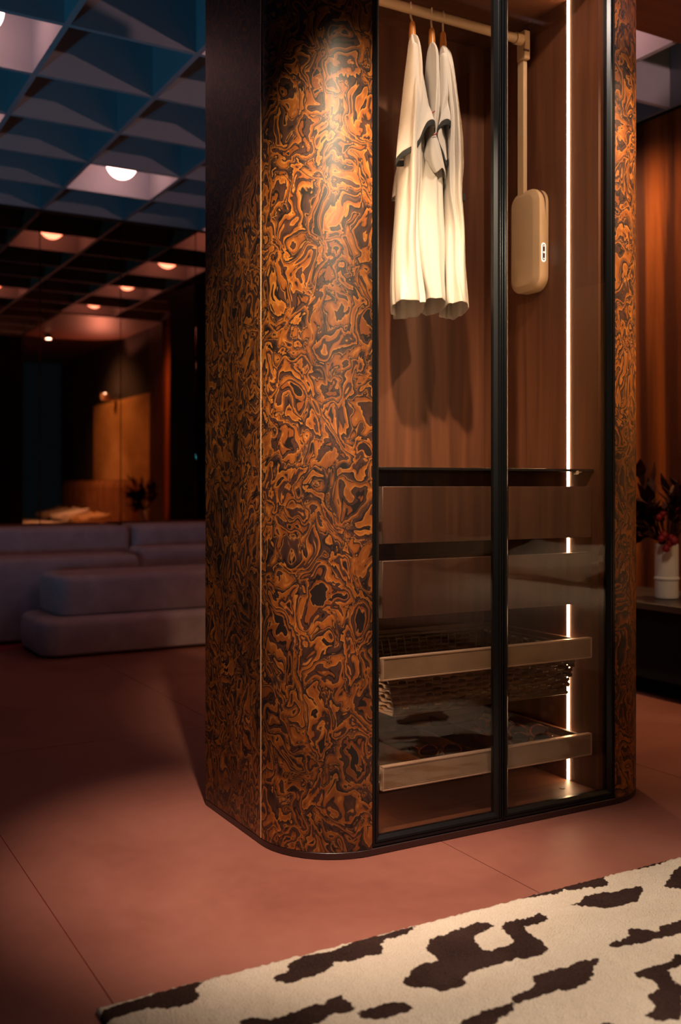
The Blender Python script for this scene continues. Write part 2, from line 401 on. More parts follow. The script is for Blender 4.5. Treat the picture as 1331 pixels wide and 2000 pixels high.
BLOT = [
 C1([(20,560),(18,505),(40,468),(130,440),(210,420),(240,405),(330,378),(390,358),(450,345),(505,333),(470,360),(447,378),(450,390),(467,402),(455,425),(430,440),(380,455),(320,465),(250,462),(205,472),(160,488),(80,510),(55,520),(46,560)]),
 C1([(783,330),(820,315),(848,308),(848,280),(875,258),(930,235),(975,222),(985,232),(1060,208),(1110,190),(1130,172),(1180,157),(1240,145),(1331,120),(1402,102),(1390,125),(1352,148),(1280,165),(1250,185),(1265,205),(1255,230),(1200,238),(1130,258),(1080,265),(1042,262),(1045,285),(1010,308),(950,325),(900,340),(845,358),(820,348),(790,348)]),
 C1([(640,532),(650,512),(690,505),(720,512),(775,515),(850,495),(865,480),(920,462),(965,443),(1005,455),(1020,425),(1080,410),(1100,425),(1140,460),(1130,478),(1090,485),(1040,490),(1010,515),(960,540),(900,560),(760,600),(620,600)]),
 C2([(-77,712),(-40,692),(0,678),(60,662),(100,658),(150,668),(178,685),(150,700),(100,715),(60,728),(0,733),(-50,728)]),
 C2([(705,262),(725,280),(752,288),(755,305),(720,318),(650,335),(655,350),(690,375),(730,395),(757,430),(735,450),(690,465),(650,475),(625,468),(560,490),(480,512),(420,535),(390,545),(385,560),(400,575),(390,590),(340,600),(300,615),(250,600),(210,595),(160,598),(125,580),(130,555),(155,545),(160,520),(180,505),(240,490),(280,478),(265,460),(240,445),(225,425),(240,400),(250,382),(300,370),(330,355),(400,330),(440,318),(470,313),(500,320),(525,332),(490,345),(465,360),(440,372),(435,385),(445,405),(470,430),(495,438),(540,425),(590,410),(605,400),(600,380),(570,355),(550,338),(560,318),(600,305),(650,300),(700,283)]),
 C2([(855,237),(905,220),(905,205),(960,188),(990,185),(1030,185),(1080,172),(1162,155),(1165,175),(1150,200),(1150,222),(1100,235),(1060,245),(1010,255),(960,247),(900,243)]),
 C2([(620,207),(700,184),(740,176),(770,164),(820,149),(860,136),(930,120),(1005,104),(995,125),(1018,140),(1010,155),(960,165),(930,160),(880,172),(840,175),(825,168),(800,188),(740,195),(680,205)]),
 C2([(1090,82),(1160,62),(1260,40),(1290,32),(1250,58),(1180,75),(1120,88)]),
 C2([(1331,68),(1300,90),(1285,105),(1285,125),(1265,140),(1255,160),(1300,168),(1331,172),(1400,150),(1420,110),(1400,60)]),
 C2([(1000,412),(1040,400),(1095,385),(1105,370),(1100,345),(1130,337),(1180,345),(1230,355),(1240,330),(1290,318),(1331,300),(1400,280),(1400,345),(1331,362),(1280,375),(1230,383),(1180,400),(1130,408),(1080,415),(1040,420)]),
 C2([(365,754),(400,730),(450,712),(465,700),(530,682),(600,665),(595,635),(640,615),(700,592),(690,550),(740,530),(800,515),(860,500),(880,488),(940,475),(980,463),(970,490),(950,510),(950,545),(930,575),(880,595),(835,612),(800,605),(760,618),(700,640),(640,660),(605,672),(610,690),(580,715),(530,740),(520,760),(460,790),(365,800)]),
 C2([(1128,535),(1160,520),(1220,500),(1290,480),(1305,450),(1331,455),(1400,440),(1400,500),(1331,500),(1275,520),(1285,545),(1300,575),(1331,585),(1400,600),(1400,640),(1331,628),(1340,640),(1331,735),(1270,735),(1220,740),(1170,715),(1215,690),(1220,670),(1190,650),(1185,630),(1235,605),(1230,580),(1200,560),(1140,550)]),
 C2([(975,754),(990,745),(1030,745),(1060,760),(1000,800)]),
]
RX0, RX1, RY0, RY1, RZ = .545, 3.4, .90, 1.893, .016
def to_rug(x, y):
    d = F*(1.0-RZ)/(y-948.0); u = (x-665.5)/F
    return (d*(SA+u*CA), d*(CA-u*SA))
polys = [np.array([to_rug(*p) for p in b]) for b in BLOT]
res = .009
nx = int((RX1-RX0)/res)+1; ny = int((RY1-RY0)/res)+1
gx = np.linspace(RX0, RX1, nx); gy = np.linspace(RY0, RY1, ny)
GX, GY = np.meshgrid(gx, gy)
PTS = np.stack([GX.ravel(), GY.ravel()], 1)
sd = np.full(len(PTS), -1.0)
for pl in polys:
    lo = pl.min(0)-.05; hi = pl.max(0)+.05
    idx = np.where((PTS[:,0]>lo[0])&(PTS[:,0]<hi[0])&(PTS[:,1]>lo[1])&(PTS[:,1]<hi[1]))[0]
    if len(idx) == 0: continue
    p = PTS[idx]; ins = np.zeros(len(p), bool); dm = np.full(len(p), 9.0)
    for a, b in zip(pl, np.roll(pl, -1, 0)):
        ab = b-a; tt = np.clip(((p-a)@ab)/max(ab@ab, 1e-9), 0, 1)
        dm = np.minimum(dm, np.linalg.norm(p-(a+tt[:,None]*ab), axis=1))
        c = (a[1] > p[:,1]) != (b[1] > p[:,1])
        xi = a[0]+(p[:,1]-a[1])/(b[1]-a[1]+1e-12)*ab[0]
        ins ^= c & (p[:,0] < xi)
    sd[idx] = np.maximum(sd[idx], np.where(ins, dm, -dm))
sd = np.maximum(sd, -.06)
# the motif goes on outside the frame in the same scale
XX, YY = PTS[:,0], PTS[:,1]
dep = SA*XX+CA*YY; lat = CA*XX-SA*YY
uu = lat/np.maximum(dep, .01); yy = 948+F*(1-RZ)/np.maximum(dep, .01)
for k in np.where((uu > .345+.02) | (yy > 2040) | (dep < .5))[0]:
    v = noise.noise(Vector((XX[k]*3.2+YY[k]*.6+5, YY[k]*6.5, 1.3)))+.35*noise.noise(Vector((XX[k]*9, YY[k]*14, 4.1)))
    sd[k] = max(-.06, (v-.16)*.12)
rng = np.random.default_rng(3)
zz = np.full(len(PTS), RZ)+rng.normal(0, .0012, len(PTS))
edge = np.minimum.reduce([XX-RX0, RX1-XX, YY-RY0, RY1-YY])
zz -= np.clip((.02-edge)/.02, 0, 1)**2*.007
me = bpy.data.meshes.new('rug')
V = np.column_stack([XX, YY, zz])
I = np.arange(nx*ny).reshape(ny, nx)
Q = np.stack([I[:-1,:-1], I[:-1,1:], I[1:,1:], I[1:,:-1]], -1).reshape(-1, 4).tolist()
ring = list(I[0,:])+list(I[1:,-1])+list(I[-1,-2::-1])+list(I[-2:0:-1,0])
base = len(V); V = np.vstack([V, np.column_stack([V[ring,0], V[ring,1], np.full(len(ring), .0005)])])
for k in range(len(ring)):
    q = (k+1) % len(ring); Q.append([int(ring[k]), base+k, base+q, int(ring[q])])
me.from_pydata(V.tolist(), [], Q)
me.materials.append(rugmat())
atr = me.attributes.new('motif', 'FLOAT', 'POINT'); atr.data.foreach_set('value', np.concatenate([sd, sd[ring]]).astype(np.float32))
me.polygons.foreach_set('use_smooth', [True]*len(me.polygons))
rug = bpy.data.objects.new('rug', me); COL.objects.link(rug)
tag(rug, 'cream pile rug with dark brown animal blotches on the red floor', 'rug')

# ------------------------------------------------------------------ wardrobe
W = thing('wardrobe', (1.87, 2.64, 0), 'tall round-cornered burl veneer wardrobe with glass doors and lit inside', 'wardrobe')
XL, XR, YF, YB, RR = 1.198, 2.54, 2.327, 2.96, .225
DX0, DX1 = XL+RR, XR-RR                      # the opening between the rounded corners
ZT = 2.66; ZP = .020
def arc(cx, cy, a0, a1, n, r): return [(cx+r*math.cos(a0+(a1-a0)*k/n), cy+r*math.sin(a0+(a1-a0)*k/n)) for k in range(n+1)]
# plinth outline
pl_ = [(XL,YB)]+arc(XL+RR, YF+RR, PI, 1.5*PI, 20, RR)+arc(XR-RR, YF+RR, 1.5*PI, 2*PI, 20, RR)+[(XR,YB)]
MB().prism(pl_, 0, ZP).build('plinth', M['plinth'], W, smooth='auto', bevel=.002, seg=1)
tp = [(XL+.002,YB)]+arc(XL+RR, YF+RR, PI, 1.5*PI, 20, RR-.002)+arc(XR-RR, YF+RR, 1.5*PI, 2*PI, 20, RR-.002)+[(XR-.002,YB)]
MB().prism(tp, ZT+.001, ZT+.03).build('crown', M['burl'], W, smooth='auto')
def shell(name, outer, inner, u0, mirror=False):
    """vertical veneered panel with an arc-length UV map"""
    n = len(outer); m = MB()
    zs = [ZP+.0005, ZT]
    m.v = [(x,y,z) for z in zs for x,y in outer]+[(x,y,z) for z in zs for x,y in inner]
    f = []
    for k in range(n-1):
        f += [(k,k+1,n+k+1,n+k), (2*n+k,3*n+k,3*n+k+1,2*n+k+1), (k,2*n+k,2*n+k+1,k+1), (n+k,n+k+1,3*n+k+1,3*n+k)]
    f += [(0,n,3*n,2*n), (n-1,3*n-1,4*n-1,2*n-1)]
    m.f = f
    o = m.build(name, M['burl'], W, smooth='auto')
    s = [0.0]
    for k in range(n-1): s.append(s[-1]+math.dist(outer[k], outer[k+1]))
    uvl = o.data.uv_layers.new(name='UVMap')
    off = wloc(W)
    for lp in o.data.loops:
        vi = lp.vertex_index; z = o.data.vertices[vi].co.z+off.z
        uvl.data[lp.index].uv = (u0+s[vi % n], z)
    return o
fl_o = [(XL,YB),(XL,YF+RR+.0012)]; th = .02
shell('side_panel', fl_o, [(XL+th,YB),(XL+th,YF+RR+.0012)], 0.0)
shell('corner_panel', arc(XL+RR, YF+RR, PI+.004, 1.5*PI, 24, RR), arc(XL+RR, YF+RR, PI+.004, 1.5*PI, 24, RR-th), 0.41)
shell('corner_panel', arc(XR-RR, YF+RR, 1.5*PI, 2*PI-.004, 24, RR), arc(XR-RR, YF+RR, 1.5*PI, 2*PI-.004, 24, RR-th), 2.3)
shell('side_panel', [(XR,YF+RR+.0012),(XR,YB)], [(XR-th,YF+RR+.0012),(XR-th,YB)], 2.7)
for x in (XL-.0006, XR-.0012):
    box('bronze_strip', M['bronze'], (x-.0006, x+.0024, YF+RR-.0016, YF+RR+.0018, ZP+.001, ZT), W)
# inner carcass
IX0, IX1, IY0, IY1, IZ0, IZ1 = 1.46, 2.27, 2.354, 2.935, .043, 2.58
box('back_panel', M['walnut'], (IX0-.03, IX1+.03, IY1, YB-.001, ZP+.001, ZT-.001), W)
box('inner_side', M['walnut'], (IX1, DX1-.001, IY0, IY1-.0005, IZ0, IZ1), W)
box('inner_side', M['walnut'], (DX0+.001, IX0, IY0, IY1-.0005, IZ0, IZ1), W)
box('inner_floor', M['walnut_h'], (DX0+.001, DX1-.001, IY0, IY1-.0005, ZP+.001, IZ0-.0005), W)
box('inner_top', M['walnut_h'], (DX0+.001, DX1-.001, IY0, IY1-.0005, IZ1+.0005, ZT-.001), W)
MB().tube([(2.19,2.43,IZ0),(2.19,2.43,IZ0+.0012)], .009, 16).build('floor_plug', M['darkwood'], W)
box('light_strip', M['led'], (IX1-.0022, IX1+.0005, 2.4846, 2.4944, IZ0+.001, IZ1-.001), W)
box('light_strip', M['led'], (IX0-.0005, IX0+.0022, 2.4846, 2.4944, IZ0+.001, IZ1-.001), W)
box('shelf', M['smoked'], (IX0+.001, IX1-.001, 2.372, IY1-.001, 1.043, 1.051), W, bevel=.001, seg=1)
MB().tube([(2.2,2.371,1.040),(2.2,2.385,1.040)], .006, 10).tube([(2.2,2.378,1.040),(2.222,2.378,1.044)], .003, 8).build('shelf_clip', M['hook'], W, smooth='auto')
box('rear_cover', M['black'], (XL+.004, XR-.004, YB+.0005, YB+.006, ZP+.002, ZT+.028), W)
# glass doors
FW, FY0, FY1, DZ0, DZ1 = .025, 2.327, 2.349, ZP+.004, 2.60
def door(x0, x1, hinge):
    d = thing('door', ((x0+x1)/2, FY0, DZ0), None, None); d.parent = W; d.location = Vector(((x0+x1)/2, FY0, DZ0))-W.location
    def ramp_frame():
        m = MB()
        o_ = [(x0,DZ0),(x1,DZ0),(x1,DZ1),(x0,DZ1)]
        def rr(i): return [(x0+i,DZ0+i),(x1-i,DZ0+i),(x1-i,DZ1-i),(x0+i,DZ1-i)]
        # front face outer, groove, bevelled inner lip, back
        rings = [[(x,FY1,z) for x,z in rr(0)], [(x,FY0,z) for x,z in rr(0)], [(x,FY0,z) for x,z in rr(.007)], [(x,FY0+.003,z) for x,z in rr(.0075)],
                 [(x,FY0+.003,z) for x,z in rr(.0095)], [(x,FY0,z) for x,z in rr(.010)], [(x,FY0+.001,z) for x,z in rr(.016)], [(x,FY0+.009,z) for x,z in rr(FW)], [(x,FY1,z) for x,z in rr(FW)]]
        m.loft(rings+[rings[0]], False, False)
        return m
    ramp_frame().build('frame', M['black_metal'], d)
    box('glass_pane', M['glass'], (x0+FW-.003, x1-FW+.003, FY0+.012, FY0+.017, DZ0+FW-.003, DZ1-FW+.003), d)
    # slim ribbed pull along the closing stile
    s = -1 if hinge == 'r' else 1
    xe = x0 if hinge == 'r' else x1
    h = MB()
    for k, (dx, dy) in enumerate(((.0035,.006),(.0095,.004))):
        c = xe-s*dx
        h.box(c-.0016, c+.0016, FY0-dy, FY0+.001, DZ0+.01, DZ1-.01)
    h.build('pull', M['black_metal'], d, bevel=.0008, seg=1)
    return d
MX = (DX0+DX1)/2
dl = door(DX0+.0015, MX-.0012, 'l')
dr = door(MX+.0012, DX1-.0015, 'r')
MB().tube([(1.452,2.3495,.9),(1.452,2.362,.9)], .006, 12).build('door_bumper', M['pale_metal'], W, smooth='auto')
# wooden drawers
def drawer(z0, z1):
    d = thing('drawer', (0,0,0), None, None); d.parent = W; d.location = Vector((1.865, 2.37, z0))-W.location
    x0, x1 = 1.479, 2.251
    box('drawer_front', M['walnut_drawer'], (x0, x1, 2.364, 2.384, z0, z1), d, bevel=.0012, seg=1)
    m = MB(); zt = z1-.03
    m.box(x0+.008, x0+.02, 2.3845, 2.90, z0+.012, zt); m.box(x1-.02, x1-.008, 2.3845, 2.90, z0+.012, zt)
    m.box(x0+.0205, x1-.0205, 2.888, 2.90, z0+.012, zt); m.box(x0+.0205, x1-.0205, 2.3845, 2.8875, z0+.012, z0+.022)
    m.build('drawer_box', M['walnut_h'], d)
    for x in (x0-.012, x1+.002): box('runner', M['black_metal'], (x+.001, x+.009, 2.40, 2.92, z0+.03, z0+.06), d)
drawer(.838, .997)
drawer(.632, .791)
# leather fronted pull-out trays
def tray(z0, z1):
    d = thing('pull_out_tray', (0,0,0), None, None); d.parent = W; d.location = Vector((1.865, 2.37, z0))-W.location
    x0, x1 = 1.479, 2.252; yf = 2.362
    # pale metal frame round a recessed leather face
    e = .0046
    m = MB()
    m.box(x0, x1, yf, yf+.018, z1-e, z1); m.box(x0, x1, yf, yf+.018, z0, z0+e); m.box(x0, x0+e, yf, yf+.018, z0+e, z1-e); m.box(x1-e, x1, yf, yf+.018, z0+e, z1-e)
    m.build('front_frame', M['pale_metal'], d, bevel=.001, seg=2)
    box('leather_front', M['leather'], (x0+e+.0002, x1-e-.0002, yf+.0015, yf+.016, z0+e+.0002, z1-e-.0002), d)
    s = MB(); k = x0+.008
    while k < x1-.008:
        s.box(k, k+.0032, yf+.0008, yf+.0019, z0+e+.003, z0+e+.0040); k += .0052
    for xx in (x0+e+.003, x1-e-.004):
        k = z0+e+.006
        while k < z1-e-.003: s.box(xx, xx+.001, yf+.0008, yf+.0019, k, k+.0032); k += .0052
    o = s.build('stitching', M['stitch'], d); o['kind'] = 'stuff'
    # side rails and back rail
    zt = z1-.010; zb = z1-.034
    for xx in (x0+.004, x1-.020):
        m = MB().box(xx, xx+.016, yf+.0185, 2.90, zb, zt); m.build('side_rail', M['walnut_h'], d, bevel=.0015, seg=1)
    box('back_rail', M['walnut_h'], (x0+.0205, x1-.0205, 2.884, 2.90, zb, zt), d, bevel=.0015, seg=1)
    for xx in (x0-.010, x1+.002): box('runner', M['pale_metal'], (xx+.001, xx+.008, 2.40, 2.92, z0+.012, z0+.032), d)
    return d, x0, x1, yf, zt
# woven basket tray
tb, bx0, bx1, byf, bzt = tray(.460, .524)
TOPZ, BOTZ = .500, .352
def bring(f, off=0.0):
    """plan rectangle of the basket at height fraction f (0 top, 1 bottom)"""
    i = .038*f
    return (1.505+i+off, 2.222-i-off, 2.388+.016*f+off, 2.875-i-off)
def perim(f, n_st):
    x0,x1,y0,y1 = bring(f); L = 2*(x1-x0+y1-y0); pts = []
    for k in range(n_st):
        s = L*k/n_st
        if s < x1-x0: p = (x0+s, y0); nn = (0,-1)
        elif s < x1-x0+y1-y0: p = (x1, y0+s-(x1-x0)); nn = (1,0)
        elif s < 2*(x1-x0)+y1-y0: p = (x1-(s-(x1-x0)-(y1-y0)), y1); nn = (0,1)
        else: p = (x0, y1-(s-2*(x1-x0)-(y1-y0))); nn = (-1,0)
        pts.append((p, nn))
    return pts
NS = 78; SUB = 6; ROWS = 9
hrow = (TOPZ-.014-BOTZ)/ROWS
for r in range(ROWS):
    f = (r+.5)/ROWS; z = TOPZ-.012-hrow*(r+.5)
    rings = []
    for k, (p, nn) in enumerate(perim(f, NS*SUB)):
        ph = PI*(k/SUB+r)
        o_ = .0036*math.sin(ph)
        hh = hrow*.50*(.72+.28*math.sin(ph))
        c = Vector((p[0]+nn[0]*o_, p[1]+nn[1]*o_, z+.0012*math.sin(ph*.5+r)))
        nv = Vector((nn[0], nn[1], 0)); zv = Vector((0,0,1))
        rings.append([c+zv*hh, c+nv*.0028+zv*hh*.5, c+nv*.0028-zv*hh*.5, c-zv*hh, c-nv*.0015])
    MB().loft(rings+[rings[0]], False, False).build('woven_strand', M['wicker'], tb, smooth=True)
st = MB()
for k in range(NS):
    a = perim(0, NS)[k][0]; b = perim(1, NS)[k][0]
    st.tube([(a[0],a[1],TOPZ-.008),(b[0],b[1],BOTZ+.003)], .0026, 5)
o = st.build('basket_stakes', M['wicker'], tb, smooth='auto'); o['kind'] = 'stuff'
x0,x1,y0,y1 = bring(1)
rm = MB().tube([(x0,y0,BOTZ),(x1,y0,BOTZ),(x1,y1,BOTZ),(x0,y1,BOTZ),(x0,y0,BOTZ)], .006, 8).box(x0,x1,y0,y1,BOTZ-.003,BOTZ+.001); rm.build('basket_base', M['wicker'], tb)
x0,x1,y0,y1 = bring(0)
MB().tube([(x0,y0,TOPZ-.006),(x1,y0,TOPZ-.006),(x1,y1,TOPZ-.006),(x0,y1,TOPZ-.006),(x0,y0,TOPZ-.006)], .006, 8).build('basket_rim', M['wicker'], tb, smooth='auto')
# accessory tray with dividers
ta, ax0, ax1, ayf, azt = tray(.156, .224)
box('tray_bottom', M['lining'], (ax0+.0205, ax1-.0205, ayf+.0185, 2.8835, .164, .170), ta)
for xx in (1.665, 1.862, 2.0005): box('divider', M['walnut_h'], (xx-.004, xx+.004, ayf+.0188, 2.8832, .1705, .203), ta, bevel=.001, seg=1)
for q, (a, b) in enumerate(((ax0+.0208,1.6606),(1.6694,1.8576),(1.8664,1.9961),(2.0049,ax1-.0208))):
    box('divider', M['walnut_h'], (a, b, 2.742, 2.750, .1705, .203), ta, bevel=.001, seg=1)

# ------------------------------------------------------------------ pull-down clothes lift
H = thing('clothes_lift', (2.24, 2.66, 1.66), 'beige pull-down hanging rail with motor box, fixed to the inner right side of the wardrobe', 'clothes rail')
def rrect(y0, y1, z0, z1, r, n=7):
    pts = []
    for cy, cz, a in ((y1-r,z0+r,-PI/2),(y1-r,z1-r,0),(y0+r,z1-r,PI/2),(y0+r,z0+r,PI)):
        pts += [(cy+r*math.cos(a+PI/2*k/n), cz+r*math.sin(a+PI/2*k/n)) for k in range(n+1)]
    return pts
HY0, HY1, HZ0, HZ1 = 2.585, 2.735, 1.652, 1.994
def hring(x, i, r=.05): return [(x,y,z) for y,z in rrect(HY0+i, HY1-i, HZ0+i, HZ1-i, max(r-i,.012))]
MB().loft([hring(2.269,0), hring(2.236,0), hring(2.232,.0015), hring(2.219,.020), hring(2.2185,.0215)]).build('motor_box', M['beige'], H, smooth='auto').data.set_sharp_from_angle(angle=math.radians(24))
def front_pt(t):
    """point on the rounded front edge of the box, t = length from z 1.90 upwards"""
    z = 1.90+t
    if z <= HZ1-.05: return HY0-.0007, z
    a = min((z-(HZ1-.05))/.05, PI/2*.98)
    return HY0+.05-.0507*math.cos(a), HZ1-.05+.0507*math.sin(a)
lf, rt = [], []
for k in range(15):
    t = .105*k/14; y, z = front_pt(t); q = k/14
    rt.append((2.2575-.004*q*q, y, z)); lf.append((2.2575-.0005-.0165*q**1.5, y, z))
MB().add(lf+rt, [(k,k+1,15+k+1,15+k) for k in range(14)]).build('arm_slot', M['button_dark'], H)
lf2 = [(x-.0022*math.sin(PI*min(1,.15+k/14)), y-.0002, z) for k,(x,y,z) in enumerate(lf)]
MB().add(lf2+lf, [(k,k+1,15+k+1,15+k) for k in range(14)]).build('slot_lip', M['pale_metal'], H)
box('swing_arm', M['beige'], (2.2245, 2.2405, 2.659, 2.691, 1.93, 2.475), H, bevel=.002)
box('arm_bracket', M['beige'], (2.218, 2.2425, 2.645, 2.688, 2.435, 2.532), H, bevel=.004)
MB().tube([(2.215,2.6445,2.463),(2.235,2.6445,2.463)], .004, 10).build('bracket_screw', M['button_dark'], H)
MB().tube([(1.462,2.662,2.503),(2.2175,2.662,2.503)], .0155, 20).build('hanging_rod', M['beige'], H, smooth='auto')
MB().tube([(2.19,2.662,2.503),(2.2178,2.662,2.503)], .0195, 20).build('rod_collar', M['beige'], H, smooth='auto')
def capsule(y, w_, z0, z1, x_c, d0):
    r = w_/2; pts = []
    for cz, a in ((z1-r,0),(z0+r,PI)): pts += [(x_c+r*math.cos(a+PI*k/10), cz+r*math.sin(a+PI*k/10)) for k in range(11)]
    m = MB(); m.loft([[(x,y+d0,z) for x,z in pts],[(x,y,z) for x,z in pts]]); return m
capsule(HY0-.0015, .0185, 1.742, 1.806, 2.2475, .002).build('lit_ring', M['button_ring'], H)
pan = capsule(HY0-.0022, .0105, 1.747, 1.801, 2.2475, .0015).build('button_panel', M['button_dark'], H)
for zc, sh in ((1.795, 3), (1.774, 12), (1.753, 3)):
    s = -1 if zc < 1.76 else 1
    ring = [(2.2475+.0034*math.sin(2*PI*k/sh), zc+s*.0034*math.cos(2*PI*k/sh)) for k in range(sh)]
    MB().loft([[(x,HY0-.0020,z) for x,z in ring],[(x,HY0-.0028,z) for x,z in ring]]).build('button', M['button_ring'], pan)

# ------------------------------------------------------------------ shirts on hangers
RV = Vector((CA, -SA, 0)); FV = Vector((SA, CA, 0))
def lerp_tab(tab, y):
    for (y0,a0),(y1,a1) in zip(tab, tab[1:]):
        if y <= y1: return a0+(a1-a0)*max(0,(y-y0))/(y1-y0)
    return tab[-1][1]
def hanger(xh, ptop, label):
    D = SA*xh+CA*2.662
    base = px(*ptop, D)
    g = thing('hanger', base, label, 'hanger', 'wooden hangers on the beige rail')
    rod = Vector((xh, 2.662, 2.503))
    # hook over the rod (closed arc above it), then down to the neck
    pts = []
    for k in range(11):
        a = PI*1.12-PI*1.25*k/10
        pts.append(rod+FV*(-.0182*math.cos(a))+Vector((0,0,.0182*math.sin(a))))
    pts = pts[::-1]
    top = base+Vector((0,0,.045))
    last = pts[-1]
    pts += [last*.6+top*.4+Vector((0,0,-.004)), top]
    MB().tube(pts, .0032, 8).build('hook', M['hook'], g, smooth='auto')
    m = MB(); b0 = base+Vector((0,0,-.012))
    rings = []
    for z, r in ((0,.0115),(.012,.0115),(.04,.010),(.052,.0085),(.058,.005)):
        rings.append([b0+RV*(r*math.cos(2*PI*k/14))+FV*(r*math.sin(2*PI*k/14))+Vector((0,0,z)) for k in range(14)])
    m.loft(rings); m.build('neck', M['hanger_wood'], g, smooth='auto')
    m = MB(); rings = []
    for k in range(-7, 8):
        s = k/7; c = b0+FV*(.115*s)+Vector((0,0,-.022-.085*abs(s)**1.2))
        r = .007-.003*abs(s)
        rings.append([c+RV*(r*.8*math.cos(2*PI*q/10))+Vector((0,0,r*1.3*math.sin(2*PI*q/10))) for q in range(10)])
    m.loft(rings); m.build('shoulder_bar', M['hanger_wood'], g, smooth=True)
    return g
def cloth_loft(name, D, levels, parent, n=64, seed=0, fold=.09, open_bottom=True, mat_=None, solid=.0016):
    """levels: (left px, y left, right px, y right, half depth, bend px)"""
    rings = []
    for q, (xl, yl, xr, yr, d, bend) in enumerate(levels):
        a = px(xl, yl, D); b = px(xr, yr, D); c = (a+b)/2; h = (b-a)/2
        perp = Vector((0,0,1)); ring = []
        for k in range(n):
            th_ = 2*PI*k/n
            cs, sn = math.cos(th_), math.sin(th_)
            amp = fold*min(1, q/3)
            wob = 1+amp*math.sin(5*th_+seed+q*.23)*.6+amp*.5*math.sin(9*th_+seed*2.1-q*.31)
            e = 2/2.3
            ex = math.copysign(abs(cs)**e, cs); ey = math.copysign(abs(sn)**e, sn)
            p = c+h*ex*(1 if abs(cs) > .93 else wob)+FV*(d*ey*wob)+perp*(bend*D/F*math.sin(PI*cs))
            g_ = min(1, q/5)*(.016*noise.noise(Vector((p.x*11+seed*3, p.y*11, p.z*4.5)))+.007*noise.noise(Vector((p.x*24, p.y*24+seed, p.z*13))))
            ring.append(p+RV*(g_*(1-abs(cs)**4))+FV*(g_*.8))
        rings.append(ring)
    m = MB(); m.loft(rings, True, not open_bottom)
    o = m.build(name, mat_ or M['cloth'], parent, smooth=True)
    if solid:
        s = o.modifiers.new('thick', 'SOLIDIFY'); s.thickness = solid; s.offset = -1
    ss = o.modifiers.new('sub', 'SUBSURF'); ss.levels = 1; ss.render_levels = 2
    return o, rings
def levels(L, R, ys_, dt, bend=0):
    return [(lerp_tab(L,y), y, lerp_tab(R,y), y, lerp_tab(dt,y), bend) for y in ys_]
def cuff_band(name, ringA, ringB, frac, parent, mat_):
    n = len(ringA); top = [b+(a-b)*frac for a, b in zip(ringA, ringB)]
    ce = sum(ringB, Vector())/n
    out = lambda p, k: p+((p-ce)*Vector((1,1,0))).normalized()*k if False else p
    def grow(r, k):
        c = sum(r, Vector())/n
        res_ = []
        for i, p in enumerate(r):
            t = (r[(i+1)%n]-r[i-1]); nn = Vector((t.y, -t.x, 0))
            if nn.length < 1e-6: nn = p-c
            nn.normalize(); 
            if nn.dot(p-c) < 0: nn = -nn
            res_.append(p+nn*k)
        return res_
    low = [p+Vector((0,0,-.002)) for p in ringB]
    m = MB(); m.loft([grow(top,.0022), grow(low,.0026), grow(low,-.0022), grow(top,-.0022), grow(top,.0022)], False, False)
    return m.build(name, mat_, parent, smooth='auto')
def poly_at(pl, f):
    L_ = [0.0]
    for a, b in zip(pl, pl[1:]): L_.append(L_[-1]+math.dist(a, b))
    t = f*L_[-1]
    for k in range(len(pl)-1):
        if t <= L_[k+1]+1e-9:
            q = (t-L_[k])/max(L_[k+1]-L_[k], 1e-9); return (pl[k][0]+(pl[k+1][0]-pl[k][0])*q, pl[k][1]+(pl[k+1][1]-pl[k][1])*q)
    return pl[-1]
def sleeve_hem(D, parent, lev, near, far, dn, df, band):
    """sleeve that falls to a folded, S-shaped hem: near and far edge of the opening, closed by a rib cuff"""
    n = 40; hem = []
    for k in range(n):
        f = k/(n/2)
        if f <= 1: p = poly_at(far, 1-f); d = D+dn+(df-dn)*math.sin(PI*f)
        else: p = poly_at(near, f-1); d = D+dn-.012*math.sin(PI*(f-1))
        hem.append((p, d))
    up = lambda q: [px(p[0], p[1]-q, d) for p, d in hem]
    rings = []
    for xl, yl, xr, yr, d, b_ in lev:
        a = px(xl,yl,D+dn+d); b = px(xr,yr,D+dn+d); c = (a+b)/2; h = (b-a)/2
        rings.append([c+h*math.cos(2*PI*k/n)+FV*(d*math.sin(2*PI*k/n)) for k in range(n)])
    h1 = up(band-1)
    last = rings[-1]
    for q in (.35, .7): rings.append([a*(1-q)+b*q for a, b in zip(last, up(band+22*(1-q)))])
    rings.append(h1)
    m = MB(); m.loft(rings, True, False); o = m.build('sleeve', M['cloth'], parent, smooth=True)
    t_ = o.modifiers.new('thick','SOLIDIFY'); t_.thickness = .0014; t_.offset = -1
    u_ = o.modifiers.new('sub','SUBSURF'); u_.levels = 1; u_.render_levels = 2
    m = MB(); m.loft([up(band), up(band*.5), up(-1)], False, False); o = m.build('cuff', M['cuff'], parent, smooth=True)
    t_ = o.modifiers.new('thick','SOLIDIFY'); t_.thickness = .0034; t_.offset = 0
    u_ = o.modifiers.new('sub','SUBSURF'); u_.levels = 1; u_.render_levels = 2
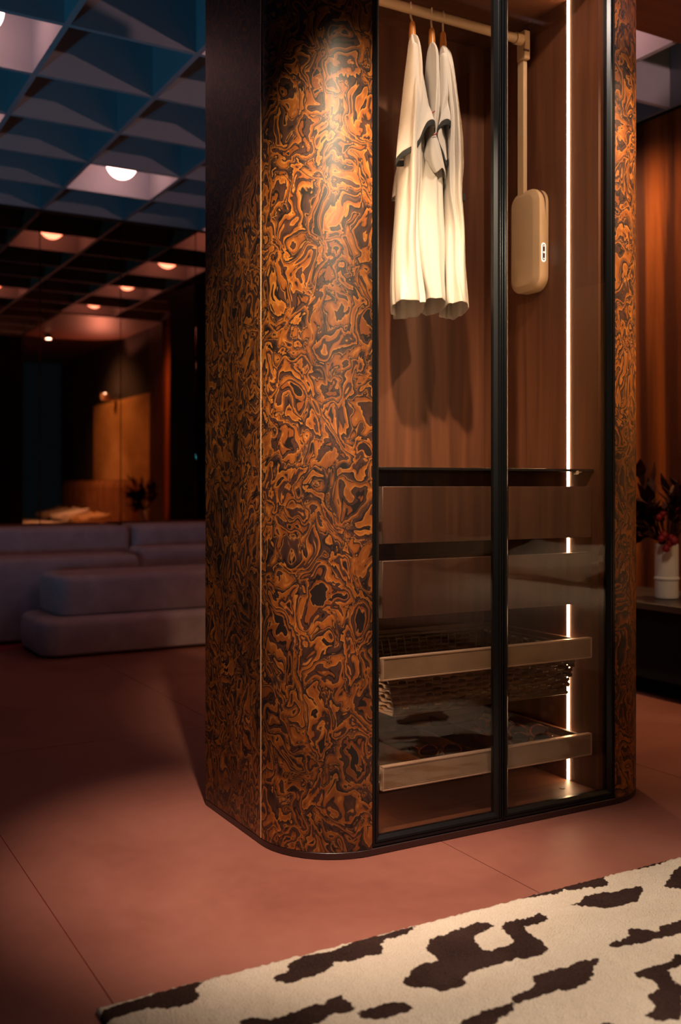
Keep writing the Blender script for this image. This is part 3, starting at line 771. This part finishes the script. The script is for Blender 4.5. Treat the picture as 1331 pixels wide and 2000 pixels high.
# first (left) shirt
def shirt(xh, label, ptop, L, R, ys_, dt, seed, fold=.13):
    D = SA*xh+CA*2.662
    s = thing('shirt', px(ptop[0], ptop[1], D), label, 'shirt')
    o, rings = cloth_loft('shirt_body', D, levels(L, R, ys_, dt), s, seed=seed, fold=fold)
    return s, D
YS = [72,78,86,98,115,140,170,205,245,290,335,370,410,450,490,530,565,592,606]
s1, D1 = shirt(1.770, 'white polo shirt nearest the door, leftmost of the three on the rail', (806,72),
    [(72,802),(90,799),(120,795),(170,789),(230,784),(300,778),(335,776),(400,774),(450,770),(500,766),(570,763),(606,765)],
    [(72,810),(90,814),(120,817),(170,822),(230,824),(300,826),(335,826),(400,820),(450,816),(500,819),(570,824),(606,827)],
    YS, [(72,.02),(86,.06),(98,.10),(115,.135),(140,.155),(205,.165),(606,.175)], .4)
# near sleeve of the first shirt, hanging towards the viewer
def sleeve(D, parent, lev, seed, band=True, frac=.0):
    o, rings = cloth_loft('sleeve', D, lev, parent, n=40, seed=seed, fold=.05)
    if band: cuff_band('cuff', rings[-2], rings[-1], .0, parent, M['cuff']) if False else None
    return rings
sleeve_hem(D1, s1, [(800,86,816,86,.03,0),(797,105,820,105,.05,0),(792,140,825,140,.06,0),(787,180,832,176,.065,0),(782,225,838,208,.07,0)],
    [(772,322),(785,308),(800,300),(812,293),(821,281),(827,264),(834,250),(841,244),(849,245)],
    [(772,325),(788,325),(803,320),(818,310),(831,295),(840,281),(847,268),(851,256),(849,245)], -.16, -.05, 12)
# far sleeve of the first shirt, peeping out on the left
sleeve(D1+.13, s1, [(774,325,800,325,.035,0),(770,350,796,345,.04,0),(767,375,794,372,.04,0),(765,392,792,385,.035,-2)], 2.2)
# middle shirt
s2, D2 = shirt(1.850, 'white shirt in the middle of the three, showing a red stitch', (844,86),
    [(86,840),(100,835),(130,832),(200,832),(300,830),(335,818),(400,804),(450,801),(500,806),(560,816),(590,823),(606,824)],
    [(86,848),(100,852),(130,854),(200,855),(300,856),(335,862),(400,866),(500,866),(606,866)],
    [86,92,100,112,130,160,200,245,290,335,370,410,450,490,530,565,590,600], [(86,.02),(100,.06),(112,.10),(130,.13),(160,.15),(600,.16)], 2.6, .07)
sleeve(D2-.13, s2, [(836,268,852,264,.03,0),(832,285,858,282,.04,0),(828,300,862,300,.045,2),(830,312,866,320,.045,6),(836,322,870,338,.04,10),(842,330,872,350,.035,10)], 3.3)
MB().tube([px(842,225,D2-.165), px(846,220,D2-.166), px(850,217,D2-.165)], .0016, 6).build('red_stitch', M['red'], s2)
MB().tube([px(847,264,D2-.17), px(852,262,D2-.17), px(856,259,D2-.17)], .0016, 6).build('red_stitch', M['red'], s2)
# right shirt
s3, D3 = shirt(1.896, 'white polo shirt deepest in the wardrobe, rightmost of the three on the rail', (866,93),
    [(93,861),(105,858),(140,857),(200,857),(300,858),(400,861),(500,862),(600,863),(612,864)],
    [(93,871),(105,875),(125,878),(160,883),(200,888),(245,893),(290,899),(330,902),(400,899),(450,902),(500,905),(560,909),(612,913)],
    [93,99,107,120,140,170,205,245,290,335,370,410,450,490,530,565,592,608], [(93,.02),(107,.06),(120,.10),(140,.135),(170,.15),(608,.165)], 4.1)
sleeve_hem(D3, s3, [(859,105,874,105,.025,0),(858,130,877,128,.04,0),(856,165,879,160,.05,0),(855,195,880,188,.05,0)],
    [(871,326),(867,308),(858,288),(854,272),(856,257),(863,247),(872,243),(881,243)],
    [(873,327),(879,314),(878,303),(871,290),(866,277),(869,266),(878,258),(881,247)], -.16, -.05, 11)
sleeve(D3+.02, s3, [(884,284,899,280,.03,0),(882,296,905,292,.045,0),(880,320,906,318,.05,0),(880,345,905,345,.045,0),(880,362,902,360,.04,0)], 5.0)
MB().lathe(px(899,386,D3+.14), [(.001,-.012),(.016,-.012),(.018,-.008),(.018,.01),(.016,.012)], 18).build('far_cuff', M['cuff'], s3, smooth='auto')
hanger(1.770, (806,70), 'wooden hanger with brass hook, holding the leftmost white shirt')
hanger(1.850, (844,83), 'wooden hanger with brass hook, holding the middle white shirt')
hanger(1.896, (866,90), 'wooden hanger with brass hook, holding the rightmost white shirt')

# ------------------------------------------------------------------ sunglasses in the tray
def sunglasses(loc, rz, tilt, label):
    g = thing('sunglasses', loc, label, 'sunglasses', 'sunglasses in the bottom tray')
    R_ = Matrix.Rotation(rz, 4, 'Z') @ Matrix.Rotation(tilt, 4, 'X')
    T = lambda p: Vector(loc)+(R_ @ Vector(p))
    def ringpts(cx, s=1.0):
        return [(cx+.030*s*math.cos(a)*(1+.10*math.cos(2*a)), 0, .024+.022*s*math.sin(a)*(1-.12*math.cos(a)*(1 if cx>0 else -1))) for a in [2*PI*k/24 for k in range(24)]]
    fr = MB()
    for cx in (-.036, .036):
        o_ = ringpts(cx, 1.0); i_ = ringpts(cx, .84)
        rs = [[T((x,-.002,z)) for x,_,z in o_],[T((x,.002,z)) for x,_,z in o_],[T((x,.002,z)) for x,_,z in i_],[T((x,-.002,z)) for x,_,z in i_]]
        fr.loft(rs+[rs[0]], False, False)
    fr.tube([T((-.011,0,.030)),T((0,-.002,.034)),T((.011,0,.030))], .003, 8)
    fr.build('frame', M['tortoise'], g, smooth='auto')
    for cx in (-.036, .036):
        c = ringpts(cx, .85)
        m = MB(); m.add([T((x,.0,z)) for x,_,z in c]+[T((cx,-.004,.024))], [(k,(k+1)%24,24) for k in range(24)]); m.build('lens', M['dark_lens'], g, smooth=True)
    for sx in (-1, 1):
        m = MB().tube([T((sx*.066,.002,.034)),T((sx*.069,.03,.036)),T((sx*.068,.085,.036)),T((sx*.066,.115,.031)),T((sx*.063,.135,.016))], [.003,.0028,.0026,.0026,.002], 8)
        m.build('temple', M['tortoise'], g, smooth=True)
sunglasses((2.100,2.475,.1745), math.radians(-38), math.radians(-12), 'tortoiseshell sunglasses in the bottom tray, front pair nearest the door stiles')
sunglasses((2.165,2.560,.1745), math.radians(-22), math.radians(-16), 'tortoiseshell sunglasses in the bottom tray, pair nearest the right light strip')
sunglasses((2.120,2.715,.1745), math.radians(168), math.radians(-8), 'tortoiseshell sunglasses at the back of the bottom tray')
sunglasses((1.770,2.50,.1745), math.radians(-20), math.radians(-10), 'dark sunglasses in the bottom tray behind the left door')

# ------------------------------------------------------------------ modular sofa
S = thing('modular_sofa', (2.4, 6.6, 0), 'low mauve modular sofa of rounded blocks in front of the dark mirror', 'sofa')
def block(name, x0, x1, y0, y1, z0, z1, r=.045, rc=.10):
    """soft upholstered block: rounded plan corners and rounded top edge"""
    m = MB(); rings = []
    def plan(i):
        q = max(rc-i, .01); pts = []
        for cx, cy, a in ((x1-i-q,y0+i+q,-PI/2),(x1-i-q,y1-i-q,0),(x0+i+q,y1-i-q,PI/2),(x0+i+q,y0+i+q,PI)):
            pts += [(cx+q*math.cos(a+PI/2*k/6), cy+q*math.sin(a+PI/2*k/6)) for k in range(7)]
        return pts
    prof = [(.02,z0),(.004,z0+.012),(-.004,z0+(z1-z0)*.35),(-.002,z1-r-.03)]
    prof += [(r-r*math.cos(PI/2*k/5), z1-r+r*math.sin(PI/2*k/5)) for k in range(6)]
    prof += [(r+.06, z1+.003)]
    for i, z in prof: rings.append([(x+.004*math.sin(7*x+9*z), y+.004*math.sin(6*y+8*z+x*3), z) for x,y in plan(i)])
    m.loft(rings); return m.build(name, M['sofa'], S, smooth='auto')
block('base_block', 1.37, 3.2, 5.85, 6.48, .012, .222, rc=.12)
block('seat_cushion', 1.49, 3.2, 5.985, 6.50, .225, .462, rc=.10)
block('arm_block', -1.6, 2.185, 6.56, 6.93, .012, .538, rc=.05)
block('arm_block', 2.20, 3.2, 6.64, 6.93, .012, .575, rc=.05)
block('backrest', -1.6, 2.245, 6.955, 7.34, .012, .715, rc=.05)
block('backrest', 2.275, 3.2, 6.955, 7.34, .012, .72, rc=.05)

# ------------------------------------------------------------------ tall dark blocker added behind the wardrobe, hides the lit wall in the mirror
TC = thing('tall_blocker', (3.6, 5.9, 0), 'tall black blocker added behind the wardrobe, hiding the lit wall in the mirror', 'blocker')
box('blocker_body', M['black'], (3.33, 3.92, 5.60, 6.22, .06, 2.80), TC, bevel=.004)
box('blocker_base', M['black'], (3.36, 3.89, 5.63, 6.19, 0, .0595), TC)
for a, b in ((3.332,3.6235),(3.6265,3.918)):
    d_ = box('blocker_front', M['black'], (a, b, 6.2205, 6.238, .065, 2.795), TC, bevel=.002)
# ------------------------------------------------------------------ console, vase, dried flowers
K = thing('console', (3.85, 4.2, 0), 'low black console against the reeded wall, under the white vase', 'console')
box('console_top', M['console'], (3.575, 4.132, 2.95, 5.3, .420, .452), K, bevel=.003)
box('console_body', M['black'], (3.62, 4.128, 3.0, 5.25, .09, .4195), K, bevel=.002)
box('recessed_plinth', M['black'], (3.76, 4.12, 3.05, 5.2, 0, .0895), K)
vb = px(1303, 1160, 4.90); VX, VY = vb.x, vb.y
V_ = thing('vase', (VX, VY, .4525), 'white cylindrical vase with a raised ring, standing on the black console', 'vase')
MB().lathe((VX,VY,.4528), [(.045,0),(.0545,.004),(.056,.012),(.0555,.10),(.0555,.235),(.0545,.262),(.052,.264),(.050,.258),(.050,.06),(.02,.058)], 40).build('vase_body', M['vase'], V_, smooth='auto')
MB().lathe((VX,VY,.4528), [(.0556,.088),(.0595,.092),(.0605,.097),(.0595,.102),(.0556,.106)], 40).build('vase_ring', M['vase'], V_, smooth=True)
B_ = thing('dried_bouquet', (VX, VY, .60), 'dark red dried flowers and leaves in the white vase', 'flowers')
rd = random.Random(11)
for k in range(42):
    a = rd.uniform(0, 2*PI); sp = rd.uniform(.05, .22); h = rd.uniform(.14, .34)
    if k < 16: a = math.atan2(.495, -.869)+rd.uniform(-.5,.5); sp = rd.uniform(.12,.26); h = rd.uniform(.02,.2)
    top = Vector((VX+sp*math.cos(a), VY+sp*math.sin(a), .715+h))
    p0 = Vector((VX+.015*math.cos(a), VY+.015*math.sin(a), .55)); p1 = Vector((VX+.035*math.cos(a), VY+.035*math.sin(a), .73))
    mid = p1*.5+top*.5+Vector((0,0,.03))
    MB().tube([p0,p1,mid,top], [.003,.003,.0025,.002], 6).build('stem', M['leaf'], B_)
    for q in range(4 if k < 34 else 2):
        f = .35+.65*(q+rd.random())/4
        c = (p1*(1-f)**2+mid*2*f*(1-f)+top*f*f)
        d = (top-p1).normalized()*.7+Vector((rd.uniform(-1,1),rd.uniform(-1,1),rd.uniform(-.3,.8)))*.6; d.normalize()
        sd_ = d.cross(Vector((0,0,1))).normalized() if abs(d.z) < .95 else Vector((1,0,0))
        nn = d.cross(sd_); L_ = rd.uniform(.07,.13); wd = rd.uniform(.014,.032)
        vs_ = []; fs = []
        for i in range(7):
            s = i/6; ww = wd*math.sin(PI*min(.98,max(.03,s**.8)))
            cc = c+d*(L_*s)+nn*(.02*s*s)
            vs_ += [cc-sd_*ww+nn*ww*.3, cc-nn*.001, cc+sd_*ww+nn*ww*.3]
        for i in range(6):
            fs += [(3*i,3*i+1,3*i+4,3*i+3),(3*i+1,3*i+2,3*i+5,3*i+4)]
        MB().add(vs_, fs).build('leaf', M['leaf2'] if rd.random() < .22 else M['leaf'], B_, smooth=True)
for (xx, yy, r) in ((1298,1045,.020),(1292,1052,.016),(1317,1056,.022),(1309,1062,.017),(1302,1071,.018),(1311,1050,.015),(1294,1003,.020),(1288,1010,.015),(1327,1000,.02)):
    c = px(xx, yy, 4.90-.085-rd.uniform(0,.03)); ms = MB()
    rings = [[c+Vector((math.cos(2*PI*q/12)*math.sin(PI*i/8), math.sin(2*PI*q/12)*math.sin(PI*i/8), -math.cos(PI*i/8)))*(r*(1+.18*math.sin(5*q+3*i))) for q in range(12)] for i in range(9)]
    rings[0] = [c+Vector((0,0,-r))+Vector((.0005*math.cos(q),.0005*math.sin(q),0)) for q in range(12)]
    ms.loft(rings); ms.build('red_bloom', M['berry'], B_, smooth=True)
    MB().tube([c, Vector((VX,VY,.70))], .002, 5).build('stem', M['leaf'], B_)

# ------------------------------------------------------------------ bed (seen in the mirror and in the door glass)
BD = thing('bed', (3.45, .35, 0), 'wide bed with pale linen, seen as a reflection in the mirror and the door glass', 'bed')
box('bed_base', M['brown_leather'], (2.78, 3.97, -1.05, 2.22, .03, .26), BD, bevel=.02)
def pad(name, m_, x0, x1, y0, y1, z0, z1, r, par, amp=.006):
    m = MB(); rings = []
    prof = [(r, z0)]+[(r-r*math.sin(PI/2*k/4), z0+r-r*math.cos(PI/2*k/4)) for k in range(1,5)]+[(r-r*math.cos(PI/2*k/4), z1-r+r*math.sin(PI/2*k/4)) for k in range(5)]
    for i, z in prof:
        ring = []; q = max(.08-i, .01)
        for cx, cy, a in ((x1-i-q,y0+i+q,-PI/2),(x1-i-q,y1-i-q,0),(x0+i+q,y1-i-q,PI/2),(x0+i+q,y0+i+q,PI)):
            ring += [(cx+q*math.cos(a+PI/2*k/5), cy+q*math.sin(a+PI/2*k/5), z+amp*math.sin(cx*9+cy*7)) for k in range(6)]
        rings.append(ring)
    m.loft(rings); return m.build(name, m_, par, smooth='auto')
pad('mattress', M['linen'], 2.80, 3.97, -1.03, 2.20, .265, .46, .05, BD)
pad('duvet', M['linen'], 2.76, 3.50, -1.06, 2.23, .30, .505, .06, BD)
hb = MB()
for k in range(11):
    y0 = -1.08+.305*k
    rings = []
    for z in (0,.95,1.02,1.06,1.075):
        i = 0 if z < .96 else (.01 if z < 1.04 else .05)
        rings.append([(4.125,y0+i,z),(4.03+i*.5,y0+i,z),(3.995+i,y0+.07,z),(3.99+i,y0+.15,z),(3.995+i,y0+.23,z),(4.03+i*.5,y0+.30-i,z),(4.125,y0+.30-i,z)])
    MB().loft(rings).build('headboard_channel', M['brown_leather'], BD, smooth='auto')
def pillow(loc, sx, sy, sz, rz, ry, m_, label):
    m = MB(); rings = []; N = 24
    for i in range(13):
        t = -1+2*i/12; ring = []
        e = math.sqrt(max(0.0, 1-t*t))
        for k in range(N):
            a = 2*PI*k/N; c, s = math.cos(a), math.sin(a)
            rx = math.copysign(abs(c)**.55, c); ryy = math.copysign(abs(s)**.55, s)
            q = (.25+.75*(1-abs(t)**3)) if abs(t) < 1 else .25
            ring.append(Vector((sx*rx*(1-.1*abs(t)**2*(1-abs(rx*ryy))) * (1 if abs(t)<.99 else .96), sy*ryy, sz*t*(1-.75*max(abs(rx),abs(ryy))**4*abs(t)**.2))))
        rings.append(ring)
    R_ = Matrix.Rotation(rz,4,'Z') @ Matrix.Rotation(ry,4,'Y')
    rings = [[Vector(loc)+(R_ @ p) for p in r] for r in rings]
    m.loft(rings); o = m.build('pillow', m_, None, smooth=True, loc=loc)
    return tag(o, label, 'pillow')
pillow((3.72,-.55,.60), .22,.36,.085, .05,-.25, M['linen'], 'large white pillow reflected in the left glass door')
pillow((3.72,.50,.60), .22,.36,.085, -.08,-.25, M['linen'], 'large white pillow reflected in the right glass door and in the mirror')
pillow((3.72,1.22,.575), .17,.24,.075, .1,-.2, M['gold_cushion'], 'ochre cushion on the bed in the mirror, next to the white pillow')
pillow((3.70,1.80,.58), .17,.27,.08, -.1,-.2, M['gold_cushion'], 'ochre cushion on the bed in the mirror, farthest from the white pillow')

# ------------------------------------------------------------------ lamps outside the frame
def spot_fixture(name, loc, label):
    t = thing(name, loc, label, 'spotlight')
    x,y,z = loc
    MB().lathe((x,y,z), [(.036,0),(.04,.003),(.04,.10),(.03,.105),(.03,.1)], 24).build('housing', M['black_metal'], t, smooth='auto')
    MB().lathe((x,y,z-.004), [(.001,0),(.03,0),(.033,.0035)], 24).build('lens', M['lens'], t, smooth='auto')
    MB().tube([(x,y,z+.105),(x,y,z+.14 if z<2.9 and x<2.9 else z+.06)], .012, 10).build('stem', M['black_metal'], t)
spot_fixture('ceiling_spotlight', (3.18, 1.50, 2.895), 'small white-hot spotlight over the bed, seen at the upper left of the dark mirror')
SCN = thing('wall_sconce', (3.98, 1.30, 2.14), 'small wall sconce shining upwards above the bed, reflected in the mirror', 'wall lamp')
MB().lathe((3.98,1.30,2.14), [(.03,0),(.05,.01),(.06,.09),(.055,.092),(.045,.02)], 24).build('shade', M['bronze'], SCN, smooth='auto')
MB().tube([(4.0,1.30,2.16),(4.137,1.30,2.16)], .012, 10).build('bracket', M['bronze'], SCN)
MB().lathe((3.98,1.30,2.18), [(.002,0),(.025,.005),(.032,.03),(.025,.055),(.002,.062)], 20).build('bulb', M['lens'], SCN, smooth=True)
